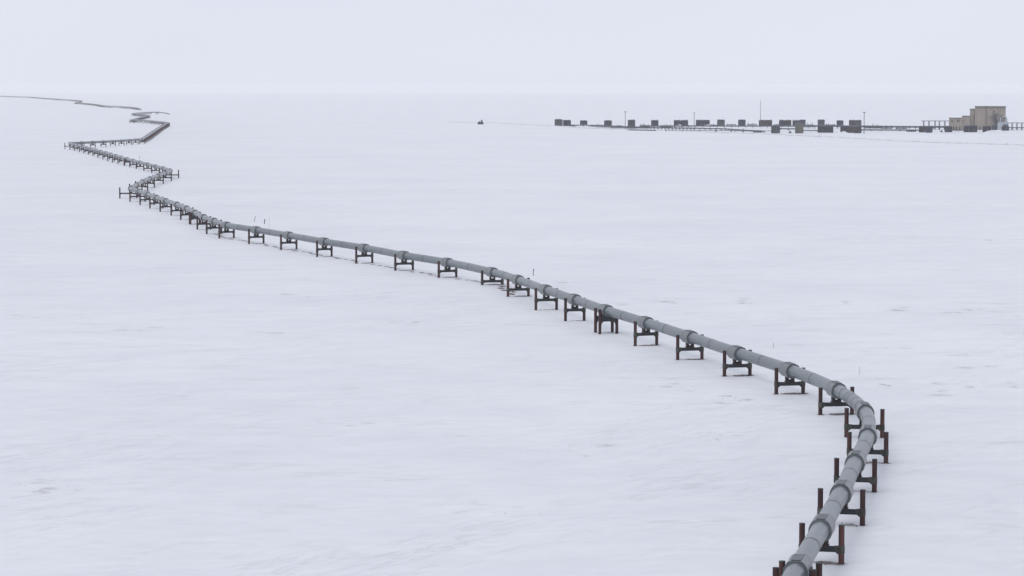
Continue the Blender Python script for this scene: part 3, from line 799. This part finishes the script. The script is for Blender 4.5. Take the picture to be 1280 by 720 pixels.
# valve skids: small frames with valves
def skid(px, py, w, h, label):
    g = hit(px, py); o = empty('valve_skid', (g[0], g[1], tz(g[0], g[1])))
    tag(o, label, 'valve skid', 'valve skids on the drill pad')
    put('frame', MB().box(-w / 2, w / 2, -.9, .9, -.3, .3).mesh('frame', M['black']), o)
    put('body', MB().tube([(-w * .45, 0, h * .5), (w * .45, 0, h * .5)], h * .28, 8).box(-w * .12, w * .12, -.5, .5, .2, h).mesh('body', M['steel']), o)
    put('handwheel', MB().tube([(0, -.1, h + .35), (0, .1, h + .35)], .35, 10).mesh('handwheel', M['maroon']), o)
for px, py, w, h, t in ((894.5, 165.4, 1.2, 1.8, 'small dark valve skid under the single grey back house'), (929, 165.2, 1.4, 2.0, 'small dark valve skid below the navy house'),
                        (947, 165.8, 7.0, 1.3, 'long low valve skid below the tallest mast'), (987.5, 167, 2.4, 1.8, 'valve skid left of the olive tower foot'),
                        (715.5, 158.3, 6.0, 1.2, 'low skid right of the leftmost two well houses'), (1139, 164.6, 8.0, 1.0, 'low skid left of the reddish front house'),
                        (1176.5, 165.4, 2.2, 1.4, 'small skid left of the dark house by the tan building'), (914, 165.2, 1.0, 1.2, 'tiny skid between the two small dark valve skids')):
    skid(px, py, w, h, t)

def manifold(px, py, w, h, label):
    g = hit(px, py); o = empty('pipe_manifold', (g[0], g[1], tz(g[0], g[1])))
    tag(o, label, 'pipe manifold', 'pipe manifolds on the drill pad')
    k = max(3, int(w / 1.6))
    for q in range(k):
        xx = -w / 2 + w * (q + .5) / k + rng.uniform(-.3, .3); hq = h * rng.uniform(.6, 1.1)
        r = put('riser', MB().tube([(xx, rng.uniform(-.8, .8), -.5), (xx, 0, hq)], rng.uniform(.16, .3), 7).mesh('riser', M[rng.choice(('steel', 'slate', 'teal', 'pale'))]), o)
        put('valve', MB().tube([(xx - .35, 0, hq * .75), (xx + .35, 0, hq * .75)], .32, 8).mesh('valve', M[rng.choice(('steel', 'teal', 'black'))]), r)
    for zz in (.25, .55):
        put('header', MB().tube([(-w / 2, .4, h * zz), (w / 2, .4, h * zz)], .3, 8).mesh('header', M[rng.choice(('steel', 'teal'))]), o)
for px, py, w, h, t in ((771, 160.4, 11, 3.4, 'upright pipe manifold just left of the leftmost mast'), (788, 160.9, 10, 2.6, 'pipe manifold just right below the leftmost mast'),
                        (806, 160.4, 8, 4.2, 'tall pipe manifold between two lone dark well houses'), (833, 160.0, 9, 3.0, 'pipe manifold left of the first dark pair'),
                        (893, 158.6, 7, 2.4, 'pipe manifold left of the single grey back house'), (914, 158.6, 9, 3.2, 'pipe manifold between grey and navy back houses'),
                        (940, 158.6, 9, 3.6, 'pipe manifold left of the reddish houses'), (971, 158.2, 6, 2.6, 'pipe manifold between reddish houses and next pair'),
                        (1011, 160.0, 8, 4.2, 'teal pipe manifold right of the olive tower'), (1038, 158.6, 9, 2.8, 'pipe manifold right of the tall grey-green house'),
                        (1092, 161.4, 14, 4.4, 'tall pipe manifold just right of the rightmost mast'), (1108, 161.6, 9, 3.6, 'pipe manifold at the left part of the thick teal bundle'),
                        (1127, 161.8, 10, 3.4, 'pipe manifold in the middle of the thick teal bundle'), (742, 158.6, 7, 2.0, 'low pipe manifold left of the slanting pipe rack')):
    manifold(px, py, w, h, t)

# stepped tan building
gB, wB, hB, mB = span(1219, 1256, 134, 162.3)
az = math.atan2(gB[0], gB[1])
bz = tz(gB[0], gB[1])
B = empty('manifold_building', (gB[0], gB[1], bz), -az)
tag(B, 'stepped tan industrial building with outside stairs at the right', 'building')
def bx(px): return (px - 1237.5) * mB
def bh(py): return (162.3 - py) * mB
def block(x0, x1, yt, dp0, dp1, name='wall', mat='tan'):
    return put(name, MB().box(bx(x0), bx(x1), dp0, dp1, -.6, bh(yt)).mesh(name, M[mat], False, .05), B)
block(1219, 1256, 134.4, 0, 22); block(1213, 1218.98, 137.6, 1.5, 20); block(1203.6, 1212.98, 146.2, -.5, 18); block(1188, 1203.58, 148.6, -1.2, 16)
def roofcap(x0, x1, yt, dp0, dp1): put('roof', MB().box(bx(x0) - .2, bx(x1) + .2, dp0 - .25, dp1 + .2, bh(yt) , bh(yt) + .7).mesh('roof', M['tandark']), B)
roofcap(1219, 1256, 134.4, 0, 22); roofcap(1213, 1218.7, 137.6, 1.5, 20); roofcap(1203.8, 1212.7, 146.2, -.5, 18); roofcap(1188, 1203.3, 148.6, -1.2, 16)
for k in range(13):                                  # cladding panels of the tall block, each its own sheet
    x0 = 1219 + k * 37 / 13; x1 = x0 + 37 / 13
    put('panel', MB().box(bx(x0) + .04, bx(x1) - .04, -.10, -.003, .3, bh(139.0)).mesh('panel', M['tan']), B)
    put('panel', MB().box(bx(x0) + .04, bx(x1) - .04, -.14, -.003, bh(138.8), bh(136.4)).mesh('panel', M['tan']), B)
    put('panel', MB().box(bx(x0) + .04, bx(x1) - .04, -.08, -.003, bh(136.2), bh(134.6)).mesh('panel', M['tandark']), B)
for x0, x1, y0, y1, dp in ((1190.8, 1192.4, 150, 153.2, -1.2), (1197.2, 1198.6, 149.6, 153, -1.2), (1199.4, 1200.8, 149.6, 153, -1.2), (1205, 1206, 150.5, 152, -.5), (1241, 1243, 138.8, 141, -.12), (1250.6, 1252, 144, 146, -.12)):
    wd = put('window', MB().box(bx(x0), bx(x1), dp - .12, dp - .01, bh(y1), bh(y0)).mesh('window', M['tandark']), B)
    put('pane', MB().box(bx(x0) + .2, bx(x1) - .2, dp - .16, dp - .12, bh(y1) + .2, bh(y0) - .2).mesh('pane', M['glass']), wd)
for x0, x1, dp in ((1193, 1194.4, -1.2), (1196, 1197.6, -1.2), (1200.4, 1201.8, -1.2), (1209, 1211, -.5), (1224, 1226, -.12), (1244.6, 1247, -.14)):
    dd = put('door', MB().box(bx(x0), bx(x1), dp - .14, dp - .01, .1, 2.6).mesh('door', M['black' if x0 < 1205 else 'steel']), B)
    put('handle', MB().box(bx(x1) - .3, bx(x1) - .2, dp - .2, dp - .14, 1.2, 1.4).mesh('handle', M['pale']), dd)
put('stack', MB().tube([(bx(1232.6), -.55, -.5), (bx(1232.6), -.55, bh(132.6))], .28, 8).mesh('stack', M['tandark']), B)
put('gap_shade', MB().tube([(bx(1218.2), .8, -.5), (bx(1218.2), .8, bh(143))], .45, 8).mesh('gap_shade', M['tandark']), B)  # dark tube standing in for the shadow gap between the two blocks
# stairs with landings on the right half
for (x0, x1, yy) in ((1236.5, 1242.5, 147.4), (1240, 1247.5, 143.4), (1242, 1247, 152.0)):
    ld = put('landing', MB().box(bx(x0), bx(x1), -2.0, -.16, bh(yy) - .25, bh(yy)).mesh('landing', M['steel']), B)
    rl = MB()
    for q in range(6):
        xx = bx(x0) + (bx(x1) - bx(x0)) * q / 5
        rl.box(xx - .05, xx + .05, -1.98, -1.88, bh(yy), bh(yy) + 1.1)
    for zz in (.55, 1.1): rl.box(bx(x0), bx(x1), -1.97, -1.89, bh(yy) + zz - .05, bh(yy) + zz + .05)
    put('railing', rl.mesh('railing', M['steel']), ld)
for (x0, y0, x1, y1) in ((1242.5, 147.4, 1245, 143.4), (1241.5, 147.4, 1244.5, 152.0), (1243, 152.0, 1246.5, 161.8)):
    a, b = (bx(x0), -1.2, bh(y0)), (bx(x1), -1.2, bh(y1))
    st = MB()
    for dy in (-.5, .5): st.tube([(a[0], a[1] + dy, a[2]), (b[0], b[1] + dy, b[2])], .16, 4)
    for q in range(12):
        f = (q + .5) / 12; xx = a[0] + (b[0] - a[0]) * f; zz = a[2] + (b[2] - a[2]) * f
        st.box(xx - .15, xx + .15, a[1] - .5, a[1] + .5, zz - .03, zz + .03)
    put('stair_flight', st.mesh('stair_flight', M['steel']), B)
put('vessel', MB().tube([(bx(1244), -1.0, bh(154)), (bx(1244), -1.0, bh(146.4))], .75, 10).mesh('vessel', M['steel'], True), B)
put('hood_duct', MB().tube([(bx(1249.8), -1.1, bh(153)), (bx(1250.2), -1.1, bh(147.2)), (bx(1252.5), -1.1, bh(145.8)), (bx(1256), -1.1, bh(146.2)), (bx(1257.2), -1.1, bh(149)), (bx(1257.4), -1.1, bh(154))], .65, 8).mesh('hood_duct', M['pale'], True), B)
an = put('annex', MB().box(bx(1246.4), bx(1259.8), -4.5, -.2, -.6, bh(153.4)).mesh('annex', M['pale'], False, .08), B)
put('annex_roof', MB().prism([(bx(1246.2), bh(153.4)), (bx(1260), bh(153.4)), (bx(1258), bh(152.5)), (bx(1248), bh(152.5))], -4.6, -.2).mesh('annex_roof', M['pale']), an)
put('annex_door', MB().box(bx(1253), bx(1258.8), -4.6, -4.51, .2, bh(155.4)).mesh('annex_door', M['steel']), an)
put('side_tank', MB().box(bx(1239.5), bx(1245.6), -3.5, -2.2, -.4, bh(156)).mesh('side_tank', M['greygreen'], False, .1), B)

# pipe bridges either side
def bridge(x0, x1, yb, ytop, ymid, posts, label):
    g0, _, _, m = span(x0, x0 + 1, ytop, yb); g1 = hit(x1, yb)
    o = empty('pipe_bridge', (g0[0], g0[1], tz(g0[0], g0[1])), math.atan2(g1[1] - g0[1], g1[0] - g0[0]))
    tag(o, label, 'pipe bridge', 'pipe bridges at the tan building')
    L = np.linalg.norm(g1[:2] - g0[:2]); k = L / (x1 - x0); hh = lambda y: (yb - y) * m
    for px in posts:
        for dy in (0, 4.0):
            put('post', MB().box(-.22, .22, -.22, .22, -.6, hh(ytop)).mesh('post', M['steel']), o, ((px - x0) * k, dy, 0))
        put('crossbar', MB().box(-.18, .18, .22, 3.78, hh(ymid) - .5, hh(ymid) - .02).mesh('crossbar', M['steel']), o, ((px - x0) * k, 0, 0))
    for yy in (ytop, ymid):
        for dy in (0, 4.0):
            put('girder', MB().box(-.3, L + .3, dy - .25, dy + .25, hh(yy), hh(yy) + .45).mesh('girder', M['steel']), o)
    for q, yy in ((1.0, ymid), (2.0, ymid), (3.0, ymid)):
        put('pipe', MB().tube([(0, q, hh(yy) + .35), (L, q, hh(yy) + .35)], .33, 8).mesh('pipe', M['teal'], True), o)
bridge(1152, 1188, 162, 151.6, 158.4, (1154.5, 1161.3, 1169, 1174.5, 1181.3, 1187.5), 'open steel pipe bridge on posts left of the tan building')
bridge(1260.5, 1304, 162.6, 154, 160, (1265.4, 1271.4, 1277.5, 1283, 1290, 1297), 'open steel pipe bridge leaving the frame right of the tan building')

# snowed-over road in front of the pad, gravel showing along its near shoulder
RD = [(560, 153.0), (620, 153.8), (660, 155.8), (690, 158.4), (760, 161.6), (850, 164.0), (905, 166.6), (960, 168.0), (985, 169.8), (1040, 171.8), (1100, 174.8), (1180, 178.2), (1280, 182.2), (1380, 186)]
rp = [hit(*q) for q in RD]
cum = [0]
for u, w in zip(rp, rp[1:]): cum.append(cum[-1] + np.linalg.norm(w[:2] - u[:2]))
rv, rf, sv, sf = [], [], [], []
k = int(cum[-1] / 5)
for j in range(k + 1):
    s = cum[-1] * j / k
    x = np.interp(s, cum, [q[0] for q in rp]); y = np.interp(s, cum, [q[1] for q in rp])
    x2 = np.interp(min(s + 8, cum[-1]), cum, [q[0] for q in rp]); y2 = np.interp(min(s + 8, cum[-1]), cum, [q[1] for q in rp])
    t = np.array([x2 - x, y2 - y]); t = t / (np.linalg.norm(t) + 1e-9) if np.linalg.norm(t) > .1 else t0
    t0 = t
    nrm = np.array([-t[1], t[0]]);  nrm = nrm if nrm[1] > 0 else -nrm
    hh = .45
    for arr, offs in ((sv, ((-.8, -.15), (.2, hh))), (rv, ((.2, hh + .004), (9.2, hh), (13.0, -.3)))):
        for dd, zz in offs:
            px, py = x + nrm[0] * dd, y + nrm[1] * dd
            arr.append((px, py, tz(px, py) + zz))
    if j:
        a = (j - 1) * 2; sf.append((a, a + 2, a + 3, a + 1))
        a = (j - 1) * 3; rf += [(a, a + 3, a + 4, a + 1), (a + 1, a + 4, a + 5, a + 2)]
road = put('road', MB().add(rv, rf).mesh('road', M['snow'], True)); tag(road, 'snow-covered road embankment crossing before the drill pad', kind='structure')
sh = put('road_shoulder', MB().add(sv, sf).mesh('road_shoulder', M['shoulder']), road)
def delineator(px, py, h, label):
    g = hit(px, py); o = empty('road_marker', (g[0], g[1], tz(g[0], g[1]) + .2)); tag(o, label, 'road marker', 'road markers before the drill pad')
    put('post', MB().tube([(0, 0, -.6), (0, 0, h)], .12, 6).mesh('post', M['rod']), o)
    put('reflector', MB().box(-.16, .16, -.16, -.1, h * .65, h * .95).mesh('reflector', M['maroon']), o)
delineator(1024, 172, 2.6, 'pale road marker post below the front pair of well houses')
delineator(1258, 182.2, 1.5, 'low road marker post near the right edge on the road')

# tracked vehicle alone on the snow
g, w, h, m = span(597, 604.4, 149.8, 155.2)
V = empty('tracked_vehicle', (g[0], g[1], tz(g[0], g[1])), -.15)
tag(V, 'small dark tracked vehicle alone on the snow left of the pad', 'vehicle')
put('body', MB().prism([(-w * .48, .8), (w * .46, .8), (w * .5, 1.5), (w * .3, 1.9), (-w * .44, 1.7)], -1.2, 1.2).mesh('body', M['slate'], False, .05), V)
for sy in (-1, 1):
    tr = put('track', MB().prism([(-w * .5, .5), (-w * .42, 0), (w * .40, 0), (w * .5, .55), (w * .44, .95), (-w * .45, .95)], sy * 1.45 - .35, sy * 1.45 + .35).mesh('track', M['black']), V)
    for q in (-.32, -.1, .12, .34):
        put('wheel', MB().tube([(q * w, sy * 1.45 - .4, .45), (q * w, sy * 1.45 + .4, .45)], .38, 10).mesh('wheel', M['steel']), tr)
cb = put('cab', MB().prism([(w * .02, 1.7), (w * .36, 1.7), (w * .30, h), (w * .10, h)], -1.1, 1.1).mesh('cab', M['slate'], False, .05), V)
put('window', MB().prism([(w * .09, 2.2), (w * .31, 2.2), (w * .28, h - .3), (w * .13, h - .3)], -1.16, -1.1).mesh('window', M['glass']), cb)
put('exhaust', MB().tube([(-w * .22, 0, 1.6), (-w * .22, 0, h * .80)], .3, 8).mesh('exhaust', M['black']), V)
put('cargo_box', MB().box(-w * .34, -w * .06, -1, 1, 1.7, h * .62).mesh('cargo_box', M['black'], False, .05), V)

# ------------------------------------------------------------------ haze over the plain
RH = 30200.0
mh = bpy.data.materials.new('haze'); mh.use_nodes = True
hn = mh.node_tree.nodes; hn.clear()
ho = hn.new('ShaderNodeOutputMaterial'); hv = hn.new('ShaderNodeVolumePrincipled')
hv.inputs['Color'].default_value = (0.998, 0.999, 1.0, 1); hv.inputs['Density'].default_value = 5.8e-5; hv.inputs['Anisotropy'].default_value = 0.0
mh.node_tree.links.new(hv.outputs[0], ho.inputs['Volume'])
hz = put('haze', MB().box(-RH, RH, -RH, RH, float(Z.min()) - 1.5, 46.0).mesh('haze', mh))
tag(hz, 'pale thin haze lying over the snow plain', kind='stuff')
